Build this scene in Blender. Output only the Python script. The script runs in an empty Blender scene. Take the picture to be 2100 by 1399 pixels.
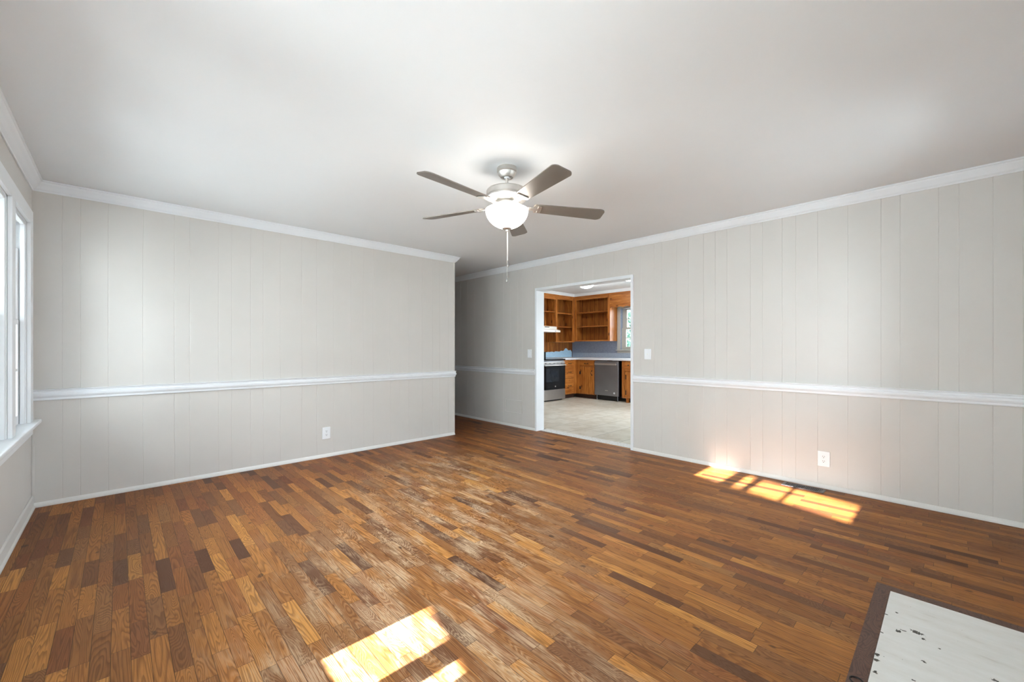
import bpy, bmesh, math, random
from mathutils import Vector, Matrix

random.seed(7)
S = bpy.context.scene
COL = S.collection
PI = math.pi

# ------------------------------------------------------------------ camera, sky, sun, exposure
cam_d = bpy.data.cameras.new('camera')
cam = bpy.data.objects.new('camera', cam_d)
COL.objects.link(cam)
cam.location = (0, 0, 1.19)
cam.rotation_euler = (PI / 2, 0, math.radians(-43.4))
cam_d.sensor_width = 36
cam_d.lens = 851 / 2100 * 36
cam_d.shift_y = 14.5 / 2100
cam_d.clip_start = 0.02
S.camera = cam

S.view_settings.view_transform = 'Standard'
S.view_settings.look = 'None'
S.view_settings.gamma = 1
S.view_settings.use_curve_mapping = False
S.view_settings.exposure = 1.56

W = bpy.data.worlds.new('sky')
S.world = W
W.use_nodes = True
bg = W.node_tree.nodes['Background']
bg.inputs[0].default_value = (0.84, 0.92, 1.0, 1)
bg.inputs[1].default_value = 7.0

sun_d = bpy.data.lights.new('sun', 'SUN')
sun_d.energy = 30
sun_d.angle = math.radians(0.53)
sun_d.color = (1.0, 0.98, 0.98)
sun = bpy.data.objects.new('sun', sun_d)
COL.objects.link(sun)
TAN_E = 0.45
sun.rotation_euler = Vector((1, 0, -TAN_E)).to_track_quat('-Z', 'Y').to_euler()
sun.location = (-6, 1, 6)


def portal(loc, rot, sx, sy):
    d = bpy.data.lights.new('window_portal', 'AREA')
    d.shape = 'RECTANGLE'
    d.size, d.size_y = sx, sy
    d.cycles.is_portal = True
    o = bpy.data.objects.new('window_portal', d)
    COL.objects.link(o)
    o.location, o.rotation_euler = loc, rot


# area light default points to -Z; for W (light travels +X): rotate about Y by -90
portal((-0.62, 3.20, 1.37), (0, -PI / 2, 0), 1.5, 2.7)
portal((-0.62, 1.06, 1.40), (0, -PI / 2, 0), 1.95, 1.3)
portal((0.175, -0.60, 1.45), (PI / 2, 0, PI), 0.75, 1.2)
portal((3.25, -0.60, 1.475), (PI / 2, 0, PI), 0.7, 1.05)
portal((7.6, 1.14, 1.15), (PI / 2, 0, PI), 1.4, 1.5)
portal((8.76, 4.88, 1.63), (0, PI / 2, 0), 1.1, 1.1)
portal((8.76, 2.75, 1.15), (0, PI / 2, 0), 2.1, 1.7)


# ------------------------------------------------------------------ helpers
def srgb(r, g, b):
    def f(c):
        c /= 255
        return c / 12.92 if c <= 0.04045 else ((c + 0.055) / 1.055) ** 2.4
    return (f(r), f(g), f(b), 1)


def newmat(name):
    m = bpy.data.materials.new(name)
    m.use_nodes = True
    nt = m.node_tree
    return m, nt, nt.nodes['Principled BSDF']


def nd(nt, t, **kw):
    n = nt.nodes.new(t)
    for k, v in kw.items():
        setattr(n, k, v)
    return n


def paint(name, col, rough=0.5, metal=0.0, vary=0.03, scale=6.0, bump=0.0, spec=0.5, emit=None, estr=0):
    m, nt, b = newmat(name)
    tc = nd(nt, 'ShaderNodeNewGeometry')
    n = nd(nt, 'ShaderNodeTexNoise')
    n.inputs['Scale'].default_value = scale
    n.inputs['Detail'].default_value = 3
    nt.links.new(tc.outputs['Position'], n.inputs['Vector'])
    r = nd(nt, 'ShaderNodeValToRGB')
    r.color_ramp.elements[0].position = 0.3
    r.color_ramp.elements[1].position = 0.7
    r.color_ramp.elements[0].color = tuple(c * (1 - vary) for c in col[:3]) + (1,)
    r.color_ramp.elements[1].color = tuple(min(1, c * (1 + vary)) for c in col[:3]) + (1,)
    nt.links.new(n.outputs['Fac'], r.inputs['Fac'])
    nt.links.new(r.outputs['Color'], b.inputs['Base Color'])
    b.inputs['Roughness'].default_value = rough
    b.inputs['Metallic'].default_value = metal
    b.inputs['Specular IOR Level'].default_value = spec
    if bump:
        n2 = nd(nt, 'ShaderNodeTexNoise')
        n2.inputs['Scale'].default_value = 260
        nt.links.new(tc.outputs['Position'], n2.inputs['Vector'])
        bp = nd(nt, 'ShaderNodeBump')
        bp.inputs['Strength'].default_value = bump
        bp.inputs['Distance'].default_value = 0.002
        nt.links.new(n2.outputs['Fac'], bp.inputs['Height'])
        nt.links.new(bp.outputs['Normal'], b.inputs['Normal'])
    if emit:
        b.inputs['Emission Color'].default_value = emit
        b.inputs['Emission Strength'].default_value = estr
    return m


def M2(nt, op, a, b=None, c=None):
    n = nd(nt, 'ShaderNodeMath', operation=op)
    for i, v in enumerate((a, b, c)):
        if v is None:
            continue
        if isinstance(v, (int, float)):
            n.inputs[i].default_value = v
        else:
            nt.links.new(v, n.inputs[i])
    return n.outputs[0]


def mixc(nt, fac, a, b, blend='MIX'):
    n = nd(nt, 'ShaderNodeMix', data_type='RGBA', blend_type=blend)
    for s, v in ((n.inputs[0], fac), (n.inputs[6], a), (n.inputs[7], b)):
        if isinstance(v, (int, float)):
            s.default_value = v
        elif isinstance(v, tuple):
            s.default_value = v
        else:
            nt.links.new(v, s)
    return n.outputs[2]


def ramp(nt, fac, stops, interp='LINEAR'):
    r = nd(nt, 'ShaderNodeValToRGB')
    r.color_ramp.interpolation = interp
    e = r.color_ramp.elements
    e[0].position, e[0].color = stops[0]
    e[1].position, e[1].color = stops[-1]
    for p, c in stops[1:-1]:
        k = e.new(p)
        k.color = c
    nt.links.new(fac, r.inputs['Fac'])
    return r.outputs['Color']


def vec(nt, x, y, z):
    n = nd(nt, 'ShaderNodeCombineXYZ')
    for i, v in enumerate((x, y, z)):
        if isinstance(v, (int, float)):
            n.inputs[i].default_value = v
        else:
            nt.links.new(v, n.inputs[i])
    return n.outputs[0]


def noise(nt, v, scale=1, detail=2, rough=0.5, dist=0):
    n = nd(nt, 'ShaderNodeTexNoise')
    n.inputs['Scale'].default_value = scale
    n.inputs['Detail'].default_value = detail
    n.inputs['Roughness'].default_value = rough
    n.inputs['Distortion'].default_value = dist
    nt.links.new(v, n.inputs['Vector'])
    return n.outputs['Fac']


def smooth(nt, x, lo, hi):
    n = nd(nt, 'ShaderNodeMapRange', interpolation_type='SMOOTHSTEP')
    nt.links.new(x, n.inputs[0])
    n.inputs[1].default_value = lo
    n.inputs[2].default_value = hi
    return n.outputs[0]


def floor_material():
    m, nt, b = newmat('oak_strip_floor')
    g = nd(nt, 'ShaderNodeNewGeometry')
    sp = nd(nt, 'ShaderNodeSeparateXYZ')
    nt.links.new(g.outputs['Position'], sp.inputs[0])
    X, Y = sp.outputs[0], sp.outputs[1]
    BW, BL = 0.057, 0.36
    cx = M2(nt, 'DIVIDE', M2(nt, 'ADD', X, 10.0), BW)
    col = M2(nt, 'FLOOR', cx)
    fx = M2(nt, 'FRACT', cx)
    wn = nd(nt, 'ShaderNodeTexWhiteNoise', noise_dimensions='1D')
    nt.links.new(col, wn.inputs['W'])
    w = M2(nt, 'ADD', M2(nt, 'ADD', M2(nt, 'DIVIDE', Y, BL), M2(nt, 'MULTIPLY', col, 41.0)),
           M2(nt, 'MULTIPLY', wn.outputs['Value'], 9.0))
    v1 = nd(nt, 'ShaderNodeTexVoronoi', voronoi_dimensions='1D', feature='F1')
    v1.inputs['Randomness'].default_value = 0.85
    v1.inputs['Scale'].default_value = 1
    nt.links.new(w, v1.inputs['W'])
    v2 = nd(nt, 'ShaderNodeTexVoronoi', voronoi_dimensions='1D', feature='DISTANCE_TO_EDGE')
    v2.inputs['Randomness'].default_value = 0.85
    v2.inputs['Scale'].default_value = 1
    nt.links.new(w, v2.inputs['W'])
    cs = nd(nt, 'ShaderNodeSeparateColor')
    nt.links.new(v1.outputs['Color'], cs.inputs[0])
    R, G, B = cs.outputs[0], cs.outputs[1], cs.outputs[2]
    tone = ramp(nt, R, [
        (0.0, srgb(90, 58, 40)), (0.05, srgb(110, 70, 44)), (0.14, srgb(142, 92, 49)), (0.4, srgb(162, 107, 54)),
        (0.7, srgb(174, 115, 57)), (0.9, srgb(188, 127, 62)), (1.0, srgb(206, 145, 74))])
    tone = mixc(nt, M2(nt, 'MULTIPLY', smooth(nt, B, 0.72, 0.8), 0.5), tone, srgb(112, 80, 58))
    tone = mixc(nt, M2(nt, 'MULTIPLY', smooth(nt, G, 0.80, 0.88), 0.4), tone, srgb(150, 84, 44))
    # cathedral figure, own for every board
    gx = M2(nt, 'ADD', M2(nt, 'MULTIPLY', X, 13.0), M2(nt, 'MULTIPLY', G, 90.0))
    gy = M2(nt, 'ADD', M2(nt, 'MULTIPLY', Y, M2(nt, 'ADD', M2(nt, 'MULTIPLY', M2(nt, 'POWER', B, 2.0), 3.0), 0.5)), M2(nt, 'MULTIPLY', R, 70.0))
    n1 = noise(nt, vec(nt, gx, gy, 0.0), 1, 1.5, 0.5, 0.35)
    ring = M2(nt, 'FRACT', M2(nt, 'MULTIPLY', n1, 30.0))
    ringl = M2(nt, 'MULTIPLY', smooth(nt, ring, 0.25, 0.86), M2(nt, 'SUBTRACT', 1.0, smooth(nt, ring, 0.88, 1.0)))
    fib = noise(nt, vec(nt, M2(nt, 'MULTIPLY', X, 520.0), M2(nt, 'MULTIPLY', Y, 9.0), 0.0), 1, 2, 0.6)
    fib2 = noise(nt, vec(nt, M2(nt, 'MULTIPLY', X, 120.0), M2(nt, 'MULTIPLY', Y, 3.0), G), 1, 2, 0.6)
    c = mixc(nt, M2(nt, 'MULTIPLY', ringl, 0.5), tone, srgb(84, 46, 24))
    c = mixc(nt, M2(nt, 'MULTIPLY', smooth(nt, fib, 0.46, 0.70), 0.38), c, srgb(86, 50, 28))
    c = mixc(nt, M2(nt, 'MULTIPLY', smooth(nt, fib2, 0.52, 0.75), 0.24), c, srgb(92, 54, 30))
    # right wall: weaker light painted darker into the colour; hall: darker, redder stained finish
    big = noise(nt, vec(nt, X, Y, 0.0), 1.1, 3, 0.55)
    dx = smooth(nt, M2(nt, 'ADD', X, M2(nt, 'MULTIPLY', big, 0.9)), 2.7, 4.3)
    dy = smooth(nt, M2(nt, 'ADD', Y, M2(nt, 'MULTIPLY', big, 0.9)), 3.6, 5.2)
    dk = M2(nt, 'MAXIMUM', M2(nt, 'MULTIPLY', dx, 0.3), M2(nt, 'MULTIPLY', dy, 0.6))
    c = mixc(nt, dk, c, mixc(nt, 1.0, c, srgb(202, 168, 152), 'MULTIPLY'))
    # worn, scuffed track through the middle of the room: finish gone, pale scratches
    px = M2(nt, 'SUBTRACT', X, 1.55)
    py = M2(nt, 'SUBTRACT', Y, 2.35)
    along = M2(nt, 'ADD', M2(nt, 'MULTIPLY', px, 0.55), M2(nt, 'MULTIPLY', py, 0.83))
    across = M2(nt, 'SUBTRACT', M2(nt, 'MULTIPLY', px, 0.83), M2(nt, 'MULTIPLY', py, 0.55))
    rr = M2(nt, 'SQRT', M2(nt, 'ADD', M2(nt, 'POWER', M2(nt, 'DIVIDE', along, 2.3), 2.0),
                           M2(nt, 'POWER', M2(nt, 'DIVIDE', across, 0.95), 2.0)))
    mk = M2(nt, 'SUBTRACT', 1.0, smooth(nt, M2(nt, 'ADD', rr, M2(nt, 'MULTIPLY', M2(nt, 'SUBTRACT', big, 0.5), 1.2)), 0.35, 1.25))
    patch = noise(nt, vec(nt, M2(nt, 'MULTIPLY', X, 11.0), M2(nt, 'MULTIPLY', Y, 3.2), 0.0), 1, 4, 0.62)
    streak = noise(nt, vec(nt, M2(nt, 'MULTIPLY', X, 230.0), M2(nt, 'MULTIPLY', Y, 6.0), 3.0), 1, 2, 0.6)
    pt = smooth(nt, M2(nt, 'ADD', patch, M2(nt, 'MULTIPLY', M2(nt, 'SUBTRACT', G, 0.5), 0.16)), 0.40, 0.66)
    sk = smooth(nt, M2(nt, 'ADD', streak, M2(nt, 'MULTIPLY', M2(nt, 'SUBTRACT', patch, 0.5), 0.5)), 0.50, 0.66)
    rg2 = M2(nt, 'MULTIPLY', smooth(nt, ring, 0.05, 0.3), M2(nt, 'SUBTRACT', 1.0, smooth(nt, ring, 0.3, 0.6)))
    wear = M2(nt, 'MULTIPLY', mk, M2(nt, 'ADD', M2(nt, 'MULTIPLY', pt, 0.22),
                                     M2(nt, 'MULTIPLY', M2(nt, 'MAXIMUM', sk, rg2), M2(nt, 'ADD', 0.12, M2(nt, 'MULTIPLY', pt, 0.62)))))
    c = mixc(nt, M2(nt, 'MULTIPLY', wear, 0.8), c, srgb(206, 178, 146))
    # black water marks / nail holes
    spots = noise(nt, vec(nt, M2(nt, 'MULTIPLY', X, 16.0), M2(nt, 'MULTIPLY', Y, 9.0), 8.0), 1, 1, 0.4)
    c = mixc(nt, M2(nt, 'MULTIPLY', smooth(nt, spots, 0.745, 0.80), 0.6), c, srgb(38, 30, 30))
    # gaps between the strips
    ex = M2(nt, 'MULTIPLY', M2(nt, 'MINIMUM', fx, M2(nt, 'SUBTRACT', 1.0, fx)), BW)
    ey = M2(nt, 'MULTIPLY', v2.outputs['Distance'], BL)
    gap = M2(nt, 'SUBTRACT', 1.0, smooth(nt, M2(nt, 'MINIMUM', ex, ey), 0.0003, 0.0016))
    c = mixc(nt, M2(nt, 'MULTIPLY', gap, 0.72), c, srgb(40, 25, 18))
    nt.links.new(c, b.inputs['Base Color'])
    rough = M2(nt, 'ADD', M2(nt, 'ADD', 0.42, M2(nt, 'MULTIPLY', wear, 0.3)), M2(nt, 'MULTIPLY', fib, 0.12))
    nt.links.new(rough, b.inputs['Roughness'])
    b.inputs['Specular IOR Level'].default_value = 0.22
    bp = nd(nt, 'ShaderNodeBump')
    bp.inputs['Strength'].default_value = 0.35
    bp.inputs['Distance'].default_value = 0.0015
    h = M2(nt, 'SUBTRACT', M2(nt, 'ADD', M2(nt, 'MULTIPLY', fib, 0.3), M2(nt, 'MULTIPLY', R, 0.25)), M2(nt, 'ADD', gap, M2(nt, 'MULTIPLY', ringl, 0.25)))
    nt.links.new(h, bp.inputs['Height'])
    nt.links.new(bp.outputs['Normal'], b.inputs['Normal'])
    return m


def pine(name, axis='Z', plank=None, dark=1.0):
    """warm knotty pine; axis = grain direction, plank = (axis, width) for boards with dark joints"""
    m, nt, b = newmat(name)
    g = nd(nt, 'ShaderNodeNewGeometry')
    sp = nd(nt, 'ShaderNodeSeparateXYZ')
    nt.links.new(g.outputs['Position'], sp.inputs[0])
    c3 = {'X': sp.outputs[0], 'Y': sp.outputs[1], 'Z': sp.outputs[2]}
    lo, hi = 3.0, 34.0
    v = vec(nt, *[M2(nt, 'MULTIPLY', c3[k], lo if k == axis else hi) for k in 'XYZ'])
    n1 = noise(nt, v, 1, 3, 0.6, 0.6)
    v2 = vec(nt, *[M2(nt, 'MULTIPLY', c3[k], 1.5 if k == axis else 6.0) for k in 'XYZ'])
    n2 = noise(nt, v2, 1, 2, 0.5)
    k = lambda r, g_, b_: srgb(r * dark, g_ * dark, b_ * dark)
    c = ramp(nt, n1, [(0.28, k(124, 66, 24)), (0.5, k(176, 108, 46)), (0.72, k(208, 140, 70))])
    c = mixc(nt, M2(nt, 'MULTIPLY', smooth(nt, n2, 0.4, 0.65), 0.42), c, k(138, 72, 28))
    vk = nd(nt, 'ShaderNodeTexVoronoi', feature='F1')
    vk.inputs['Scale'].default_value = 1
    nt.links.new(vec(nt, *[M2(nt, 'MULTIPLY', c3[q], 3.2 if q == axis else 6.0) for q in 'XYZ']), vk.inputs['Vector'])
    knot = M2(nt, 'SUBTRACT', 1.0, smooth(nt, vk.outputs['Distance'], 0.07, 0.17))
    c = mixc(nt, M2(nt, 'MULTIPLY', knot, 0.75), c, k(64, 26, 10))
    if plank:
        f = M2(nt, 'FRACT', M2(nt, 'DIVIDE', M2(nt, 'ADD', c3[plank[0]], 20.03), plank[1]))
        e = M2(nt, 'MULTIPLY', M2(nt, 'MINIMUM', f, M2(nt, 'SUBTRACT', 1.0, f)), plank[1])
        c = mixc(nt, M2(nt, 'MULTIPLY', M2(nt, 'SUBTRACT', 1.0, smooth(nt, e, 0.002, 0.008)), 0.7), c, k(54, 24, 12))
        wn = nd(nt, 'ShaderNodeTexWhiteNoise', noise_dimensions='1D')
        nt.links.new(M2(nt, 'FLOOR', M2(nt, 'DIVIDE', M2(nt, 'ADD', c3[plank[0]], 20.03), plank[1])), wn.inputs['W'])
        c = mixc(nt, M2(nt, 'MULTIPLY', wn.outputs['Value'], 0.45), c, k(112, 56, 24))
    nt.links.new(c, b.inputs['Base Color'])
    b.inputs['Roughness'].default_value = 0.34
    b.inputs['Specular IOR Level'].default_value = 0.45
    return m


def tile_material():
    m, nt, b = newmat('beige_floor_tile')
    g = nd(nt, 'ShaderNodeNewGeometry')
    mp = nd(nt, 'ShaderNodeMapping')
    mp.inputs['Location'].default_value = (0.13, 0.07, 0)
    nt.links.new(g.outputs['Position'], mp.inputs['Vector'])
    br = nd(nt, 'ShaderNodeTexBrick')
    br.offset = 0.5
    br.inputs['Scale'].default_value = 1
    br.inputs['Brick Width'].default_value = 0.6
    br.inputs['Row Height'].default_value = 0.42
    br.inputs['Mortar Size'].default_value = 0.004
    br.inputs['Color1'].default_value = srgb(204, 199, 188)
    br.inputs['Color2'].default_value = srgb(194, 186, 172)
    br.inputs['Mortar'].default_value = srgb(112, 102, 88)
    nt.links.new(mp.outputs[0], br.inputs['Vector'])
    n = noise(nt, g.outputs['Position'], 5, 5, 0.62, 0.5)
    c = mixc(nt, M2(nt, 'MULTIPLY', smooth(nt, n, 0.42, 0.66), 0.5), br.outputs['Color'], srgb(168, 154, 132))
    nt.links.new(c, b.inputs['Base Color'])
    b.inputs['Roughness'].default_value = 0.42
    return m


def hearth_material():
    m, nt, b = newmat('chipped_white_paint')
    g = nd(nt, 'ShaderNodeNewGeometry')
    sp = nd(nt, 'ShaderNodeSeparateXYZ')
    nt.links.new(g.outputs['Position'], sp.inputs[0])
    X, Y = sp.outputs[0], sp.outputs[1]
    stain = noise(nt, vec(nt, M2(nt, 'MULTIPLY', X, 22.0), M2(nt, 'MULTIPLY', Y, 6.0), 0.0), 1, 4, 0.65)
    c = ramp(nt, stain, [(0.3, srgb(232, 232, 229)), (0.62, srgb(224, 223, 218)), (0.78, srgb(204, 201, 193))])
    # chips: irregular paint losses at the places the slab shows them
    chips = [(2.405, 0.098, .016, .028), (2.37, .076, .008, .010), (2.36, .150, .013, .012), (2.52, .166, .008, .006),
             (2.34, .03, .006, .006), (2.38, .135, .005, .016), (2.12, .196, .014, .012), (2.08, .194, .010, .016),
             (2.47, .198, .006, .008), (2.17, -.06, .012, .014), (2.20, .07, .008, .008), (2.10, .0, .008, .010),
             (2.26, -.11, .010, .016), (2.0, .19, .012, .010), (2.3, .197, .006, .008), (2.05, .09, .006, .007), (2.14, -.14, .008, .008)]
    wob = noise(nt, g.outputs['Position'], 120, 3, 0.6)
    acc = None
    for (ax, ay, rx, ry) in chips:
        d = M2(nt, 'SQRT', M2(nt, 'ADD', M2(nt, 'POWER', M2(nt, 'DIVIDE', M2(nt, 'SUBTRACT', X, ax), rx), 2.0),
                              M2(nt, 'POWER', M2(nt, 'DIVIDE', M2(nt, 'SUBTRACT', Y, ay), ry), 2.0)))
        acc = d if acc is None else M2(nt, 'MINIMUM', acc, d)
    acc = M2(nt, 'ADD', acc, M2(nt, 'MULTIPLY', M2(nt, 'SUBTRACT', wob, 0.5), 2.2))
    chip = M2(nt, 'SUBTRACT', 1.0, smooth(nt, acc, 0.62, 0.72))
    spk = noise(nt, g.outputs['Position'], 75, 2, 0.5)
    chip = M2(nt, 'MAXIMUM', chip, smooth(nt, spk, 0.775, 0.80))
    c = mixc(nt, chip, c, srgb(66, 64, 56))
    nt.links.new(c, b.inputs['Base Color'])
    b.inputs['Roughness'].default_value = 0.5
    bp = nd(nt, 'ShaderNodeBump')
    bp.inputs['Strength'].default_value = 0.3
    bp.inputs['Distance'].default_value = 0.002
    nt.links.new(M2(nt, 'SUBTRACT', stain, chip), bp.inputs['Height'])
    nt.links.new(bp.outputs['Normal'], b.inputs['Normal'])
    return m


def walnut_material():
    m, nt, b = newmat('dark_walnut_border')
    g = nd(nt, 'ShaderNodeNewGeometry')
    sp = nd(nt, 'ShaderNodeSeparateXYZ')
    nt.links.new(g.outputs['Position'], sp.inputs[0])
    n = noise(nt, vec(nt, M2(nt, 'MULTIPLY', sp.outputs[0], 7.0), M2(nt, 'MULTIPLY', sp.outputs[1], 16.0), 0.0), 1, 2, 0.5, 0.8)
    r = M2(nt, 'FRACT', M2(nt, 'MULTIPLY', n, 11.0))
    c = ramp(nt, r, [(0.0, srgb(84, 58, 48)), (0.6, srgb(98, 68, 55)), (0.85, srgb(66, 44, 37)), (1.0, srgb(84, 58, 48))])
    nt.links.new(c, b.inputs['Base Color'])
    b.inputs['Roughness'].default_value = 0.5
    return m


def glass_material():
    m = bpy.data.materials.new('window_glass')
    m.use_nodes = True
    nt = m.node_tree
    nt.nodes.clear()
    o = nd(nt, 'ShaderNodeOutputMaterial')
    t = nd(nt, 'ShaderNodeBsdfTransparent')
    t.inputs[0].default_value = (0.97, 0.985, 0.98, 1)
    gl = nd(nt, 'ShaderNodeBsdfGlossy')
    gl.inputs['Roughness'].default_value = 0.02
    fr = nd(nt, 'ShaderNodeFresnel')
    fr.inputs[0].default_value = 1.3
    mx = nd(nt, 'ShaderNodeMixShader')
    nt.links.new(fr.outputs[0], mx.inputs[0])
    nt.links.new(t.outputs[0], mx.inputs[1])
    nt.links.new(gl.outputs[0], mx.inputs[2])
    nt.links.new(mx.outputs[0], o.inputs[0])
    return m


def glow_material(name, col, strength):
    m = bpy.data.materials.new(name)
    m.use_nodes = True
    nt = m.node_tree
    b = nt.nodes['Principled BSDF']
    b.inputs['Base Color'].default_value = (0.9, 0.9, 0.88, 1)
    b.inputs['Roughness'].default_value = 0.25
    b.inputs['Emission Color'].default_value = col
    b.inputs['Emission Strength'].default_value = strength
    return m


def speckle(name, c1, c2, scale=60, rough=0.4):
    m, nt, b = newmat(name)
    g = nd(nt, 'ShaderNodeNewGeometry')
    n = noise(nt, g.outputs['Position'], scale, 5, 0.7)
    nt.links.new(ramp(nt, n, [(0.35, c1), (0.65, c2)]), b.inputs['Base Color'])
    b.inputs['Roughness'].default_value = rough
    return m


MT = {}
MT['floor'] = floor_material()
MT['wall'] = paint('greige_panel_paint', srgb(209, 206, 202), 0.55, vary=0.012, scale=3, bump=0.06, spec=0.3)
MT['ceil'] = paint('ceiling_paint', srgb(230, 233, 235), 0.8, vary=0.008, scale=2, bump=0.05, spec=0.2)
MT['trim'] = paint('white_trim_paint', srgb(232, 236, 240), 0.4, vary=0.01, spec=0.4)
MT['wintrim'] = paint('white_window_paint', srgb(232, 235, 238), 0.38, vary=0.01)
MT['base'] = paint('base_paint', srgb(224, 223, 220), 0.5, vary=0.01)
MT['plate'] = paint('white_plastic', srgb(236, 239, 243), 0.3, vary=0.005)
MT['slot'] = paint('dark_slot', srgb(52, 50, 50), 0.5)
MT['nickel'] = paint('brushed_nickel', srgb(214, 210, 205), 0.42, metal=1.0, vary=0.03, scale=40)
MT['nickel_dark'] = paint('dark_nickel', srgb(140, 138, 136), 0.4, metal=1.0)
MT['blade'] = paint('taupe_blade_laminate', srgb(128, 120, 112), 0.34, vary=0.02, scale=20, metal=0.35)
MT['bowl'] = glow_material('frosted_bowl_lit', (1.0, 0.95, 0.88, 1), 7.0)
MT['dome'] = glow_material('frosted_dome_lit', (1.0, 0.97, 0.93, 1), 15.0)
MT['glass'] = glass_material()
MT['pine'] = pine('pine_vertical', 'Z')
MT['pineX'] = pine('pine_along_x', 'X')
MT['pineY'] = pine('pine_along_y', 'Y')
MT['pine_wall'] = pine('pine_planks', 'Z', ('X', 0.125), 0.95)
MT['pine_backY'] = pine('pine_planks_right', 'Z', ('Y', 0.125), 0.95)
MT['tile'] = tile_material()
MT['hearth'] = hearth_material()
MT['walnut'] = walnut_material()
MT['steel'] = paint('stainless_steel', srgb(205, 203, 201), 0.33, metal=1.0, vary=0.02, scale=12)
MT['steel_dark'] = paint('dark_stainless', srgb(150, 152, 157), 0.4, metal=1.0, vary=0.05, scale=4)
MT['black_glass'] = paint('black_oven_glass', srgb(14, 15, 18), 0.08, vary=0.0)
MT['oven_window'] = paint('smoked_oven_window', srgb(34, 38, 44), 0.1, vary=0.05)
MT['black'] = paint('black_enamel', srgb(20, 20, 22), 0.35)
MT['iron'] = paint('black_iron', srgb(28, 24, 24), 0.5)
MT['hood'] = paint('cream_enamel', srgb(232, 230, 224), 0.3, vary=0.01)
MT['counter'] = speckle('pale_laminate', srgb(206, 208, 216), srgb(226, 228, 234), 90)
MT['blue_wall'] = speckle('blue_grey_laminate', srgb(128, 138, 158), srgb(152, 162, 180), 45)
MT['splash'] = speckle('pale_blue_laminate', srgb(134, 146, 164), srgb(168, 178, 192), 70)
MT['paper'] = speckle('pale_blue_wallpaper', srgb(158, 200, 230), srgb(196, 224, 242), 50, 0.7)
MT['kwin'] = paint('grey_beige_window_paint', srgb(176, 172, 164), 0.5)
MT['toe'] = paint('dark_toe_kick', srgb(58, 34, 22), 0.6)
MT['register'] = paint('dark_bronze_register', srgb(92, 86, 86), 0.35, metal=0.6)
MT['leaf'] = speckle('tree_leaf', srgb(44, 76, 64), srgb(92, 128, 112), 6, 0.8)
MT['bark'] = paint('bark', srgb(104, 92, 80), 0.9, vary=0.2, scale=12)
MT['ground'] = speckle('pale_gravel_ground', srgb(176, 178, 176), srgb(194, 194, 192), 2, 0.9)
MT['sun_blocker'] = paint('pale_sun_blocker', srgb(226, 226, 222), 0.7)
MT['threshold'] = speckle('worn_white_threshold', srgb(196, 194, 190), srgb(226, 226, 226), 40, 0.6)
MT['badge'] = paint('blue_badge', srgb(60, 80, 140), 0.4)
MT['cord'] = paint('white_cord', srgb(225, 225, 222), 0.5)


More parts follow.
